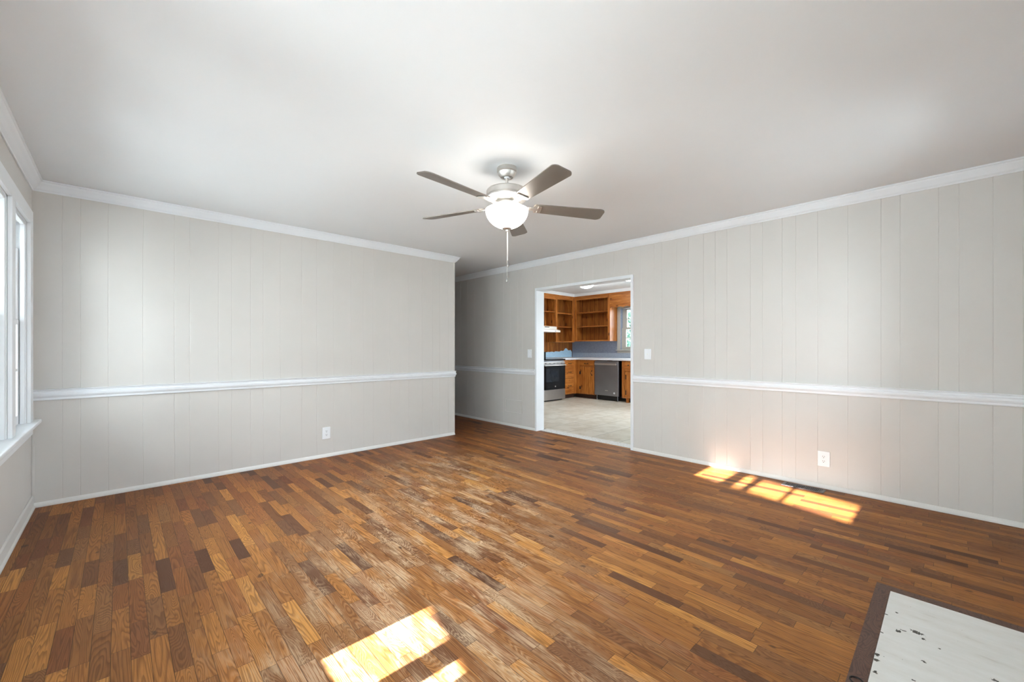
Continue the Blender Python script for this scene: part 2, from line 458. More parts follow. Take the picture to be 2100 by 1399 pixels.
class MB:
    """collects shapes and links them as one mesh object"""
    def __init__(self):
        self.bm = bmesh.new()

    def box(self, x0, x1, y0, y1, z0, z1, bev=0.0, rot=None, seg=2):
        r = bmesh.ops.create_cube(self.bm, size=1)
        vs = r['verts']
        sc = Matrix.Diagonal((x1 - x0, y1 - y0, z1 - z0, 1))
        tr = Matrix.Translation(((x0 + x1) / 2, (y0 + y1) / 2, (z0 + z1) / 2))
        bmesh.ops.transform(self.bm, matrix=tr @ (rot.to_4x4() if rot else Matrix.Identity(4)) @ sc, verts=vs)
        if bev:
            es = list({e for v in vs for e in v.link_edges})
            bmesh.ops.bevel(self.bm, geom=es, offset=bev, segments=seg, affect='EDGES', profile=0.5)
        return self

    def poly(self, pts, faces):
        vs = [self.bm.verts.new(p) for p in pts]
        for f in faces:
            self.bm.faces.new([vs[i] for i in f])
        return self

    def sweep(self, prof, p0, p1, out, up=Vector((0, 0, 1)), m0=0.0, m1=0.0):
        """straight moulding: profile (o,u) pairs, o along `out`, u along `up`; m0/m1 mitre shift per unit of o"""
        p0, p1, out = Vector(p0), Vector(p1), Vector(out)
        d = (p1 - p0).normalized()
        a = [p0 + out * o + up * u + d * (m0 * o) for o, u in prof]
        b = [p1 + out * o + up * u + d * (m1 * o) for o, u in prof]
        n = len(prof)
        va = [self.bm.verts.new(p) for p in a]
        vb = [self.bm.verts.new(p) for p in b]
        for i in range(n):
            j = (i + 1) % n
            self.bm.faces.new((va[i], va[j], vb[j], vb[i]))
        self.bm.faces.new(va[::-1])
        self.bm.faces.new(vb)
        return self

    def lathe(self, prof, c=(0, 0, 0), seg=48):
        rings = []
        for r, z in prof:
            if r < 1e-6:
                rings.append([self.bm.verts.new((c[0], c[1], c[2] + z))])
            else:
                rings.append([self.bm.verts.new((c[0] + r * math.cos(2 * PI * k / seg), c[1] + r * math.sin(2 * PI * k / seg), c[2] + z)) for k in range(seg)])
        for a, b in zip(rings, rings[1:]):
            for k in range(seg):
                l = (k + 1) % seg
                if len(a) == 1 and len(b) == 1:
                    continue
                if len(a) == 1:
                    self.bm.faces.new((a[0], b[k], b[l]))
                elif len(b) == 1:
                    self.bm.faces.new((a[k], a[l], b[0]))
                else:
                    self.bm.faces.new((a[k], a[l], b[l], b[k]))
        return self

    def tube(self, pts, r, seg=10):
        pts = [Vector(p) for p in pts]
        rings = []
        for i, p in enumerate(pts):
            t = (pts[min(i + 1, len(pts) - 1)] - pts[max(i - 1, 0)]).normalized()
            a = t.orthogonal().normalized() if abs(t.z) > 0.9 else t.cross(Vector((0, 0, 1))).normalized()
            b = t.cross(a)
            rings.append([self.bm.verts.new(p + (a * math.cos(2 * PI * k / seg) + b * math.sin(2 * PI * k / seg)) * r) for k in range(seg)])
        for a, b in zip(rings, rings[1:]):
            for k in range(seg):
                l = (k + 1) % seg
                self.bm.faces.new((a[k], a[l], b[l], b[k]))
        self.bm.faces.new(rings[0][::-1])
        self.bm.faces.new(rings[-1])
        return self

    def build(self, name, mat, parent=None, smooth=False, loc=None):
        bmesh.ops.recalc_face_normals(self.bm, faces=self.bm.faces[:])
        me = bpy.data.meshes.new(name)
        self.bm.to_mesh(me)
        self.bm.free()
        me.materials.append(MT[mat] if isinstance(mat, str) else mat)
        if smooth:
            for p in me.polygons:
                p.use_smooth = True
            try:
                me.set_sharp_from_angle(angle=math.radians(35))
            except Exception:
                pass
        o = bpy.data.objects.new(name, me)
        COL.objects.link(o)
        if parent:
            o.parent = parent
        if loc:
            o.location = loc
        return o


def struct(o):
    o['kind'] = 'structure'
    return o


def tag(o, label, cat, group=None):
    o['label'] = label
    o['category'] = cat
    if group:
        o['group'] = group
    return o


def empty(name, label, cat, loc=(0, 0, 0), rz=0, group=None):
    o = bpy.data.objects.new(name, None)
    o.empty_display_size = 0.1
    COL.objects.link(o)
    o.location = loc
    o.rotation_euler = (0, 0, rz)
    return tag(o, label, cat, group)


# ------------------------------------------------------------------ room shell
XW, XR, YL, YF, H = -0.475, 4.34, 4.69, -0.45, 2.44
XH = 3.345          # the far wall stops here and the hall opens
YE = 8.0            # end of the hall


def panel_wall(mb, axis, plane, out, u0, u1, z0, z1, grooves, thick=0.14, gw=0.0028, gd=0.0018):
    """grooved panelling: `axis` is the wall's run ('x' or 'y'), `out` = +1/-1 the room side"""
    us = [(u0, 0.0)]
    for g in sorted(grooves):
        if u0 + 0.01 < g < u1 - 0.01:
            us += [(g - gw, 0), (g - gw * 0.35, -gd), (g + gw * 0.35, -gd), (g + gw, 0)]
    us.append((u1, 0.0))

    def P(u, o, z):
        return (u, plane + out * o, z) if axis == 'x' else (plane + out * o, u, z)
    bm = mb.bm
    lo = [bm.verts.new(P(u, o, z0)) for u, o in us]
    hi = [bm.verts.new(P(u, o, z1)) for u, o in us]
    for i in range(len(us) - 1):
        bm.faces.new((lo[i], lo[i + 1], hi[i + 1], hi[i]))
    b = [bm.verts.new(P(u, -thick, z)) for u, z in ((u0, z0), (u1, z0), (u1, z1), (u0, z1))]
    bm.faces.new((b[0], b[1], b[2], b[3]))
    bm.faces.new((lo[0], hi[0], b[3], b[0]))
    bm.faces.new((lo[-1], hi[-1], b[2], b[1]))
    bm.faces.new(hi + [b[2], b[3]])
    bm.faces.new(lo + [b[1], b[0]])


# floor, ceiling
struct(MB().box(XW - 0.15, 4.41, YF - 0.15, YE, -0.06, 0.0).build('floor', 'floor'))
struct(MB().box(XW - 0.15, XR + 0.14, YF - 0.15, YE, H, H + 0.1).build('ceiling', 'ceil'))

GL = [-0.319, -0.223, -0.067, 0.143, 0.351, 0.457, 0.67, 0.773, 0.928, 1.037, 1.189, 1.393, 1.544, 1.719, 1.914, 2.06, 2.175, 2.393, 2.52, 2.644, 2.833, 2.99, 3.1, 3.24]
mb = MB()
panel_wall(mb, 'x', YL, -1, XW, XH, 0, H, GL, 0.12, gd=0.0011)
struct(mb.build('wall_back', 'wall'))
struct(MB().box(XH - 0.12, XH, YL + 0.121, YE, 0, H).build('wall_hall', 'wall'))
struct(MB().box(XH - 0.12, XR + 0.14, YE, YE + 0.12, 0, H).build('wall_hall_end', 'wall'))
GR = [2.436, 2.275, 2.183, 2.018, 1.892, 1.737, 1.622, 1.512, 1.304, 1.201, 1.045, 0.941, 0.782, 0.579, 0.376, 0.266, 0.061, -0.041, -0.199, -0.33]
DY0, DY1, DZ = 2.535, 4.10, 2.046      # rough opening of the doorway
mb = MB()
panel_wall(mb, 'y', XR, -1, YF, DY0, 0, H, GR, 0.14)
panel_wall(mb, 'y', XR, -1, DY1, YE, 0, H, [4.15, 4.36, 4.46, 4.62, 4.78, 4.98, 5.09, 5.3, 5.5, 5.7, 5.9], 0.14)
panel_wall(mb, 'y', XR, -1, DY0, DY1, DZ, H, [2.6, 2.8, 2.9, 3.1, 3.25, 3.4, 3.6, 3.7, 3.9], 0.14)
struct(mb.build('wall_right', 'wall'))

# left wall (windows) and front wall
W1 = (1.93, 4.474, 0.645, 2.08)     # y0,y1,z0,z1 of the big window bay
W2 = (0.474, 1.65, 0.447, 2.34)
mb = MB()
for (a, b_, c, d) in ((YF - 0.15, W2[0], 0, H), (W2[0], W2[1], 0, W2[2]), (W2[0], W2[1], W2[3], H), (W2[1], W1[0], 0, H),
                      (W1[0], W1[1], 0, W1[2]), (W1[0], W1[1], W1[3], H), (W1[1], YL + 0.12, 0, H)):
    mb.box(XW - 0.15, XW, a, b_, c, d)
struct(mb.build('wall_left', 'wall'))
F1 = (-0.2, 0.55, 0.85, 2.05)  # unseen opening behind the camera, added to let in light
F2 = (2.9, 3.6, 0.95, 2.0)
mb = MB()
for (a, b_, c, d) in ((XW, F1[0], 0, H), (F1[0], F1[1], 0, F1[2]), (F1[0], F1[1], F1[3], H), (F1[1], F2[0], 0, H),
                      (F2[0], F2[1], 0, F2[2]), (F2[0], F2[1], F2[3], H), (F2[1], XR + 0.14, 0, H)):
    mb.box(a, b_, YF - 0.15, YF, c, d)
struct(mb.build('wall_front', 'wall'))

# crown, chair rail, base mouldings
CROWN = [(0, 0), (0, -0.078), (0.007, -0.078), (0.010, -0.070), (0.022, -0.060), (0.036, -0.040), (0.047, -0.026), (0.052, -0.014), (0.060, -0.010), (0.060, 0)]
RAIL = [(0, -0.041), (0.010, -0.041), (0.013, -0.036), (0.013, -0.022), (0.019, -0.016), (0.024, -0.004), (0.024, 0.010), (0.016, 0.018), (0.016, 0.030), (0.026, 0.034), (0.028, 0.041), (0, 0.041)]
BASE = [(0, 0.001), (0.016, 0.001), (0.016, 0.012), (0.012, 0.024), (0.005, 0.034), (0, 0.036)]


def run(name, prof, z, segs, mat='trim'):
    mb = MB()
    for (p0, p1, out, m0, m1) in segs:
        mb.sweep(prof, (p0[0], p0[1], z), (p1[0], p1[1], z), out, m0=m0, m1=m1)
    return struct(mb.build(name, mat))


e = 0.0005
run('trim_1', CROWN, H - e, [((XW, YL - e), (XH + e, YL - e), (0, -1, 0), 1, 1), ((XH + e, YL - e), (XH + e, YE), (1, 0, 0), -1, 0)])
run('trim_2', CROWN, H - e, [((XR - e, YF), (XR - e, YE), (-1, 0, 0), 1, 0)])
run('trim_3', CROWN, H - e, [((XW + e, YF), (XW + e, YL), (1, 0, 0), 1, -1)])
run('trim_4', CROWN, H - e, [((XW, YF + e), (XR, YF + e), (0, 1, 0), 1, -1)])
run('trim_5', RAIL, 0.837, [((XW, YL - e), (XH + 0.003, YL - e), (0, -1, 0), 0, 0.6)])
run('trim_6', RAIL, 0.84, [((XR - e, YF), (XR - e, DY0 - 0.001), (-1, 0, 0), 1, 0)])
run('trim_7', RAIL, 0.84, [((XR - e, DY1 + 0.001), (XR - e, YE), (-1, 0, 0), 0, 0)])
run('baseboard_back', BASE, 0, [((XW, YL - e), (XH, YL - e), (0, -1, 0), 0.5, 0)], 'base')
run('baseboard_right', BASE, 0, [((XR - e, YF), (XR - e, DY0 - 0.001), (-1, 0, 0), 0, 0), ((XR - e, DY1 + 0.001), (XR - e, YE), (-1, 0, 0), 0, 0)], 'base')
BASE2 = [(0, 0.001), (0.02, 0.001), (0.02, 0.014), (0.011, 0.02), (0.011, 0.085), (0.004, 0.095), (0, 0.095)]
run('baseboard_left', BASE2, 0, [((XW + e, YF), (XW + e, YL), (1, 0, 0), 0, 0)], 'wall')
# corner beads
struct(MB().box(XH - 0.016, XH + 0.004, YL - 0.004, YL + 0.012, 0.037, H - 0.08, 0.002).build('trim_8', 'wall'))
struct(MB().box(XW, XW + 0.014, YL - 0.014, YL, 0.1, 0.79, 0.004).build('trim_9', 'wall'))

# doorway lining
mb = MB()
JD0, JD1 = XR - 0.012, XR + 0.15
mb.box(JD0, JD1, DY0, DY0 + 0.032, 0, DZ, 0.002)
mb.box(JD0, JD1, DY1 - 0.030, DY1, 0, DZ, 0.002)
mb.box(JD0, JD1, DY0 + 0.032, DY1 - 0.030, DZ - 0.036, DZ, 0.002)
struct(mb.build('door_1', 'trim'))
struct(MB().box(4.405, 4.56, DY0 + 0.033, DY1 - 0.031, -0.04, 0.006, 0.003).build('trim_10', 'threshold'))


# ------------------------------------------------------------------ windows on the left wall and behind the camera
def sash(mb_f, mb_g, x, y0, y1, z0, z1, st=0.045, th=0.034, cols=2, rows=2, mw=0.02):
    """sash frame standing in the plane x (room side), panes into mb_g"""
    xa, xb = x - th, x
    mb_f.box(xa, xb, y0, y0 + st, z0, z1, 0.003)
    mb_f.box(xa, xb, y1 - st, y1, z0, z1, 0.003)
    mb_f.box(xa, xb, y0 + st, y1 - st, z0, z0 + st * 1.4, 0.003)
    mb_f.box(xa, xb, y0 + st, y1 - st, z1 - st * 0.8, z1, 0.003)
    gy0, gy1, gz0, gz1 = y0 + st, y1 - st, z0 + st * 1.4, z1 - st * 0.8
    for i in range(1, cols):
        c = gy0 + (gy1 - gy0) * i / cols
        mb_f.box(xa + 0.004, xb - 0.002, c - mw / 2, c + mw / 2, gz0, gz1, 0.002)
    for j in range(1, rows):
        c = gz0 + (gz1 - gz0) * j / rows
        mb_f.box(xa + 0.005, xb - 0.003, gy0, gy1, c - mw / 2, c + mw / 2, 0.002)
    mb_g.box(xa + th * 0.4, xa + th * 0.4 + 0.004, gy0 - 0.004, gy1 + 0.004, gz0 - 0.004, gz1 + 0.004)


w1 = struct(bpy.data.objects.new('window_1', None))
COL.objects.link(w1)
mb = MB()
cz0, cz1 = 0.66, 2.08
mb.box(XW, XW + 0.019, 4.474, 4.583, cz0, cz1 + 0.098, 0.002)           # right casing
mb.box(XW, XW + 0.019, W1[0] - 0.11, 4.4738, cz1, cz1 + 0.098, 0.002)    # head casing
mb.box(XW, XW + 0.019, W1[0] - 0.11, W1[0], cz0, cz1, 0.002)
mulls = ((3.775, 3.885), (2.52, 2.63))
for a, b_ in mulls:
    mb.box(XW, XW + 0.019, a, b_, cz0, cz1, 0.002)
mb.build('window_casing', 'wintrim', w1)
mb = MB()
for a, b_ in mulls:
    mb.box(XW - 0.149, XW - 0.001, a + 0.008, b_ - 0.008, cz0, cz1)
bays = ((W1[0], 2.52), (2.63, 3.775), (3.885, W1[1]))
for a, b_ in bays:                                # jamb linings and stops
    mb.box(XW - 0.149, XW - 0.001, a - 0.004, a + 0.014, cz0, cz1, 0.001)
    mb.box(XW - 0.149, XW - 0.001, b_ - 0.014, b_ + 0.004, cz0, cz1, 0.001)
    mb.box(XW - 0.149, XW - 0.001, a, b_, cz1 - 0.014, cz1 + 0.004, 0.001)
    mb.box(XW - 0.030, XW - 0.006, a + 0.014, a + 0.028, cz0, cz1 - 0.014, 0.003)
    mb.box(XW - 0.030, XW - 0.006, b_ - 0.028, b_ - 0.014, cz0, cz1 - 0.014, 0.003)
    mb.box(XW - 0.030, XW - 0.006, a + 0.014, b_ - 0.014, cz1 - 0.028, cz1 - 0.014, 0.003)
mb.build('window_frame', 'wintrim', w1)
mb = MB()
mb.box(XW - 0.149, XW + 0.052, W1[0] - 0.16, 4.675, 0.634, 0.66, 0.006)
mb.build('window_sill', 'wintrim', w1)
mb = MB()
mb.poly([(XW, 1.85, 0.634), (XW, 4.60, 0.634), (XW, 4.583, 0.566), (XW, 1.87, 0.566),
         (XW + 0.018, 1.85, 0.634), (XW + 0.018, 4.60, 0.634), (XW + 0.018, 4.583, 0.566), (XW + 0.018, 1.87, 0.566)],
        [(0, 1, 2, 3), (4, 7, 6, 5), (0, 4, 5, 1), (1, 5, 6, 2), (2, 6, 7, 3), (3, 7, 4, 0)])
mb.build('window_apron', 'wintrim', w1)
lo_f, up_f, lo_g, up_g = MB(), MB(), MB(), MB()
zm = 1.37
for a, b_ in bays:
    sash(lo_f, lo_g, XW - 0.034, a + 0.020, b_ - 0.020, 0.664, zm + 0.018, cols=2 if b_ - a < 0.8 else 3)
    sash(up_f, up_g, XW - 0.078, a + 0.016, b_ - 0.016, zm - 0.018, cz1 - 0.014, cols=2 if b_ - a < 0.8 else 3)
lo = lo_f.build('lower_sash', 'wintrim', w1)
lo_g.build('pane', 'glass', lo)
up = up_f.build('upper_sash', 'wintrim', w1)
up_g.build('pane', 'glass', up)
# black strip painting the shade of the gap beside the lower sash and the white spring-balance tube above it
mb = MB()
mb.box(XW - 0.060, XW - 0.0335, 4.4545, 4.4595, 0.664, zm + 0.018)
mb.build('sash_gap_shade', 'black', w1)
mb = MB()
mb.lathe([(0, 0), (0.014, 0), (0.014, 0.49), (0.010, 0.494), (0, 0.494)], (XW - 0.050, 4.446, 1.39), 20)
mb.build('balance_tube', 'wintrim', w1, smooth=True)

# second window, nearer the camera: bars spaced as its light on the floor shows
w2 = struct(bpy.data.objects.new('window_2', None))
COL.objects.link(w2)
mb = MB()
y0, y1, z0, z1 = W2
for a, b_ in ((0.474 - 0.1, 0.474), (1.65, 1.75)):
    mb.box(XW, XW + 0.019, a, b_, z0 - 0.02, z1 + 0.02, 0.002)
mb.box(XW, XW + 0.019, 0.474, 1.65, z1, z1 + 0.02, 0.002)
mb.box(XW - 0.149, XW + 0.05, 0.36, 1.764, z0 - 0.028, z0 - 0.001, 0.005)
mb.build('window_casing', 'wintrim', w2)
mb = MB()
for a, b_ in ((1.295, 1.407), (1.159, 1.222), (0.892, 0.93)):
    mb.box(XW - 0.07, XW - 0.04, a, b_, z0, z1)
mb.build('window_frame', 'wintrim', w2)
MB().box(XW - 0.058, XW - 0.054, y0, y1, z0, z1).build('pane', 'glass', w2)
for k, (a, b_, c, d) in enumerate((F1, F2)):  # first: added to brighten the room; second: inferred from the right wall's bright band
    w = struct(bpy.data.objects.new('window_%d' % (k + 3), None))
    COL.objects.link(w)
    mb = MB()
    for (p, q, r, s) in ((a - 0.1, a, c - 0.02, d + 0.1), (b_, b_ + 0.1, c - 0.02, d + 0.1), (a, b_, d, d + 0.1)):
        mb.box(p, q, YF, YF + 0.019, r, s, 0.002)
    mb.box(a - 0.12, b_ + 0.12, YF - 0.149, YF + 0.05, c - 0.026, c - 0.001, 0.004)
    mb.build('window_casing', 'wintrim', w)
    mb = MB()
    zc = (c + d) / 2
    for (p, q, r, s) in ((a, a + 0.05, c, d), (b_ - 0.05, b_, c, d), (a + 0.05, b_ - 0.05, c, c + 0.06), (a + 0.05, b_ - 0.05, d - 0.05, d), (a + 0.05, b_ - 0.05, zc - 0.02, zc + 0.02)):
        mb.box(p, q, YF - 0.09, YF - 0.05, r, s, 0.002)
    mb.build('window_frame', 'wintrim', w)
    MB().box(a + 0.04, b_ - 0.04, YF - 0.072, YF - 0.068, c + 0.05, d - 0.04).build('pane', 'glass', w)

# ------------------------------------------------------------------ outside: ground, added sun-blocking boards and walls, trees
struct(MB().box(-60, 60, -60, 60, -0.75, -0.55).build('ground', 'ground'))


def blocker_x(y):  # slanted line of the added sun-blocking boards
    return -2.1 + 0.27 * (y - 1.06)


zlo = (0.895 + 2.1) * TAN_E
zhi = (3.775 + 2.1) * TAN_E
ztop = (4.215 + 2.1) * TAN_E
mb = MB()


def board(quad):
    pts = [(blocker_x(y), y, z) for y, z in quad] + [(blocker_x(y) - 0.03, y, z) for y, z in quad]
    n = len(quad)
    mb.poly(pts, [tuple(range(n)), tuple(range(2 * n - 1, n - 1, -1))] + [(k, (k + 1) % n, n + (k + 1) % n, n + k) for k in range(n)])


board([(-0.4, zlo), (1.9, zlo), (1.9, zhi), (-0.4, zhi)])
zn = ztop + 0.0005
board([(-0.4, zn), (1.9, zn), (1.9, zn + 0.8), (-0.4, zn + 0.8)])
for y in (-0.35, 1.85):
    mb.box(blocker_x(y) - 0.06, blocker_x(y), y - 0.04, y + 0.04, -0.55, ztop + 0.9)
struct(mb.build('wall_sun_blocker', 'sun_blocker'))  # unseen boards, added to shape the sun patches on the floor
mb = MB()
mb.box(-22, -14, 1.80, 14, -0.55, 8.6)
mb.box(-22, -14, -14, 0.36, -0.55, 8.6)
struct(mb.build('wall_sun_blocker_far', 'sun_blocker'))  # unseen blocks, added to stop sun outside the floor patches

# ------------------------------------------------------------------ kitchen shell
KX0, KX1, KY0, KY1, KH = XR + 0.14, 8.61, 1.3, 6.81, 2.54
struct(MB().box(4.5605, KX1 + 0.14, KY0 - 0.1, KY1 + 0.1, -0.06, 0.002).build('floor_kitchen', 'tile'))
struct(MB().box(KX0, KX1 + 0.14, KY0 - 0.1, KY1 + 0.12, KH, KH + 0.1).build('ceiling_kitchen', 'ceil'))
struct(MB().box(KX0, KX1 + 0.14, KY1, KY1 + 0.12, 0, KH).build('wall_kitchen_back', 'pine_wall'))
mb = MB()
for (a, b_, c, d) in ((KX0, 6.9, 0, KH), (6.9, 8.3, 0, 0.4), (6.9, 8.3, 1.9, KH), (8.3, KX1 + 0.14, 0, KH)):
    mb.box(a, b_, KY0 - 0.12, KY0, c, d)
struct(mb.build('wall_kitchen_front', 'wall'))
k3 = struct(bpy.data.objects.new('window_5', None))  # unseen kitchen window, put in to brighten the kitchen
COL.objects.link(k3)
mb = MB()
for (p, q, r, s) in ((6.9, 6.97, 0.4, 1.9), (8.23, 8.3, 0.4, 1.9), (7.56, 7.64, 0.4, 1.9), (6.97, 8.23, 0.4, 0.48), (6.97, 8.23, 1.83, 1.9)):
    mb.box(p, q, KY0 - 0.09, KY0 - 0.04, r, s, 0.002)
mb.build('window_frame', 'wintrim', k3)
MB().box(6.96, 8.24, KY0 - 0.066, KY0 - 0.062, 0.46, 1.85).build('pane', 'glass', k3)
K1 = (4.40, 5.367, 1.15, 2.12)
K2 = (1.95, 3.55, 0.1, 2.1)
mb = MB()
for (a, b_, c, d) in ((KY0, K2[0], 0, KH), (K2[0], K2[1], 0, K2[2]), (K2[0], K2[1], K2[3], KH), (K2[1], K1[0], 0, KH), (K1[0], K1[1], 0, K1[2]), (K1[0], K1[1], K1[3], KH), (K1[1], KY1, 0, KH)):
    mb.box(KX1, KX1 + 0.14, a, b_, c, d)
struct(mb.build('wall_kitchen_right', 'blue_wall'))
UX, UY = 8.30, 6.50
KC = [(0, 0), (0, -0.066), (0.010, -0.066), (0.016, -0.052), (0.034, -0.024), (0.046, -0.012), (0.046, 0)]
mb = MB()
mb.sweep(KC, (KX0, UY, KH - e), (UX, UY, KH - e), (0, -1, 0), m1=-1)
mb.sweep(KC, (UX, UY, KH - e), (UX, KY0, KH - e), (-1, 0, 0), m0=1)
struct(mb.build('trim_11', 'trim'))

# kitchen window
kw = struct(bpy.data.objects.new('window_6', None))
COL.objects.link(kw)
y0, y1, z0, z1 = K1
mb = MB()
mb.box(KX1 - 0.02, KX1, y1, y1 + 0.08, z0, z1 + 0.08, 0.002)
mb.box(KX1 - 0.02, KX1, y0 - 0.08, y0, z0, z1 + 0.08, 0.002)
mb.box(KX1 - 0.02, KX1, y0, y1, z1, z1 + 0.08, 0.002)
mb.box(KX1 - 0.06, KX1 + 0.12, y0 - 0.1, y1 + 0.1, z0 - 0.02, z0, 0.003)
mb.box(KX1 - 0.018, KX1, y0 - 0.08, y1 + 0.08, z0 - 0.075, z0 - 0.021, 0.002)
mb.build('window_casing', 'kwin', kw)
fr, gl = MB(), MB()
for (za, zb, xx) in ((z0 + 0.002, 1.665, KX1 + 0.05), (1.645, z1, KX1 + 0.09)):
    xa, xb = xx, xx + 0.034
    fr.box(xa, xb, y0, y0 + 0.115, za, zb, 0.002)
    fr.box(xa, xb, y1 - 0.115, y1, za, zb, 0.002)
    fr.box(xa, xb, y0 + 0.115, y1 - 0.115, za, za + (0.07 if xx < KX1 + 0.06 else 0.035), 0.002)
    fr.box(xa, xb, y0 + 0.115, y1 - 0.115, zb - (0.035 if xx < KX1 + 0.06 else 0.03), zb, 0.002)
    zc = 1.43 if xx < KX1 + 0.06 else 1.875
    fr.box(xa + 0.004, xb - 0.002, y0 + 0.115, y1 - 0.115, zc - 0.009, zc + 0.009)
    yc = y0 + 0.115 + (y1 - y0 - 0.23) * 0.5
    fr.box(xa + 0.005, xb - 0.003, yc - 0.009, yc + 0.009, za + 0.07, zb - 0.035)
    gl.box(xa + 0.014, xa + 0.018, y0 + 0.11, y1 - 0.11, za + 0.03, zb - 0.03)
fo = fr.build('window_frame', 'kwin', kw)
gl.build('pane', 'glass', fo)
k2 = struct(bpy.data.objects.new('window_7', None))  # unseen large window, added for daylight on the kitchen floor
COL.objects.link(k2)
mb = MB()
a, b_, c, d = K2
for (p, q, r, s) in ((a, a + 0.07, c, d), (b_ - 0.07, b_, c, d), ((a + b_) / 2 - 0.05, (a + b_) / 2 + 0.05, c, d), (a + 0.07, b_ - 0.07, c, c + 0.08), (a + 0.07, b_ - 0.07, d - 0.07, d)):
    mb.box(KX1 + 0.04, KX1 + 0.09, p, q, r, s, 0.002)
mb.build('window_frame', 'wintrim', k2)
MB().box(KX1 + 0.06, KX1 + 0.064, a + 0.06, b_ - 0.06, c + 0.07, d - 0.06).build('pane', 'glass', k2)


# trees beyond the kitchen window
def tree(x, y, h, label):
    t = empty('yard_tree', label, 'tree', (x, y, -0.55), group='trees beyond the kitchen window')
    mb = MB()
    mb.tube([(0, 0, 0), (0.05, 0.03, h * 0.3), (0.0, 0.08, h * 0.62)], 0.13, 10)
    mb.build('trunk', 'bark', t, smooth=True)
    mb = MB()
    for k in range(1800):
        a_, u = random.uniform(0, 2 * PI), random.random() ** 0.5
        zz = random.uniform(0.28, 1.0)
        r = 1.7 * math.sin(PI * min(1, (zz - 0.2) / 0.82)) ** 0.7 * u
        p = Vector((r * math.cos(a_), r * math.sin(a_), zz * h))
        s = random.uniform(0.10, 0.2)
        n_ = Vector((random.gauss(0, 1), random.gauss(0, 1), random.gauss(0, 1))).normalized()
        q = n_.orthogonal().normalized()
        w_ = n_.cross(q)
        mb.poly([p + q * s, p + w_ * s * 0.45, p - q * s, p - w_ * s * 0.45], [(0, 1, 2, 3)])
    mb.build('foliage', 'leaf', t)
    return t


tree(12.6, 7.0, 4.4, 'green tree in the left pane of the kitchen window')
tree(16.5, 10.6, 6.0, 'taller green tree farther out beyond the kitchen window')

# ------------------------------------------------------------------ ceiling fan
FX, FY = 1.955, 2.119
fan = empty('ceiling_fan', 'five-blade brushed nickel ceiling fan with lit frosted bowl hanging from the ceiling', 'ceiling fan', (FX, FY, H))
mb = MB()
mb.lathe([(0, 0), (0.068, 0), (0.070, -0.004), (0.070, -0.026), (0.066, -0.030), (0.062, -0.033), (0.058, -0.048), (0.047, -0.062), (0.043, -0.067), (0.030, -0.068), (0.028, -0.062), (0, -0.062)])
cano = mb.build('canopy', 'nickel', fan, smooth=True)
mb = MB()
mb.lathe([(0, 0), (0.020, -0.002), (0.018, -0.008), (0, -0.010)], (0, 0, -0.0625))
mb.build('hanger_ball', 'plate', cano, smooth=True)
MB().lathe([(0.0, -0.066), (0.0095, -0.066), (0.0095, -0.145), (0, -0.145)], seg=20).build('downrod', 'nickel', fan, smooth=True)
mb = MB()
mb.lathe([(0, -0.143), (0.020, -0.143), (0.022, -0.145), (0.070, -0.146), (0.118, -0.150), (0.136, -0.156), (0.142, -0.164), (0.142, -0.198), (0.139, -0.202), (0.139, -0.207), (0.142, -0.209), (0.141, -0.214), (0.120, -0.222), (0.088, -0.240), (0.075, -0.250), (0, -0.250)], seg=64)
mot = mb.build('motor_housing', 'nickel', fan, smooth=True)
mb = MB()
mb.lathe([(0.060, -0.250), (0.098, -0.252), (0.100, -0.262), (0.060, -0.264), (0.050, -0.262), (0.046, -0.270), (0.046, -0.286), (0.060, -0.290), (0.060, -0.295), (0, -0.295)])
mb.build('switch_housing', 'nickel', fan, smooth=True)
# blades
tilt = {0: 2.0, 1: 0.6, 2: -1.0, 3: -2.2, 4: -0.6}
prof = []
L0, L1 = 0.185, 0.69


def blade_outline():
    pts = []
    wr, wt = 0.050, 0.068           # half widths at root and tip
    n = 10
    for k in range(n + 1):          # root end, rounded
        a_ = PI / 2 + PI * k / n
        pts.append((L0 + 0.018 + 0.018 * math.cos(a_), wr * math.sin(a_)))
    rc = 0.028
    for (cx_, cy_, a0, a1) in ((L1 - rc, -wt + rc, -PI / 2, 0), (L1 - rc, wt - rc, 0, PI / 2)):
        for k in range(7):
            a_ = a0 + (a1 - a0) * k / 6
            bow = 0.012 * (1 - ((cy_ + rc * math.sin(a_)) / wt) ** 2)
            pts.append((cx_ + rc * math.cos(a_) + bow, cy_ + rc * math.sin(a_)))
    return pts


for i in range(5):
    mb = MB()
    pts = blade_outline()
    n = len(pts)
    mb.poly([(x, y, 0.003) for x, y in pts] + [(x, y, -0.003) for x, y in pts],
            [tuple(range(n)), tuple(range(2 * n - 1, n - 1, -1))] + [(k, (k + 1) % n, n + (k + 1) % n, n + k) for k in range(n)])
    bl = mb.build('blade', 'blade', fan)
    ang = math.radians(182 - 72 * i)
    bl.matrix_basis = (Matrix.Translation((0, 0, -0.262)) @ Matrix.Rotation(ang, 4, 'Z') @ Matrix.Rotation(-math.radians(tilt[i]), 4, 'Y')
                       @ Matrix.Rotation(math.radians(-12), 4, 'X'))
    mb = MB()
    mb.box(0.075, 0.235, -0.017, 0.017, -0.0095, -0.0035, 0.002)
    mb.box(0.215, 0.243, -0.040, 0.040, -0.010, -0.0035, 0.003)
    mb.box(0.060, 0.11, -0.024, 0.024, -0.012, -0.002, 0.003)
    ir = mb.build('blade_iron', 'nickel', bl)
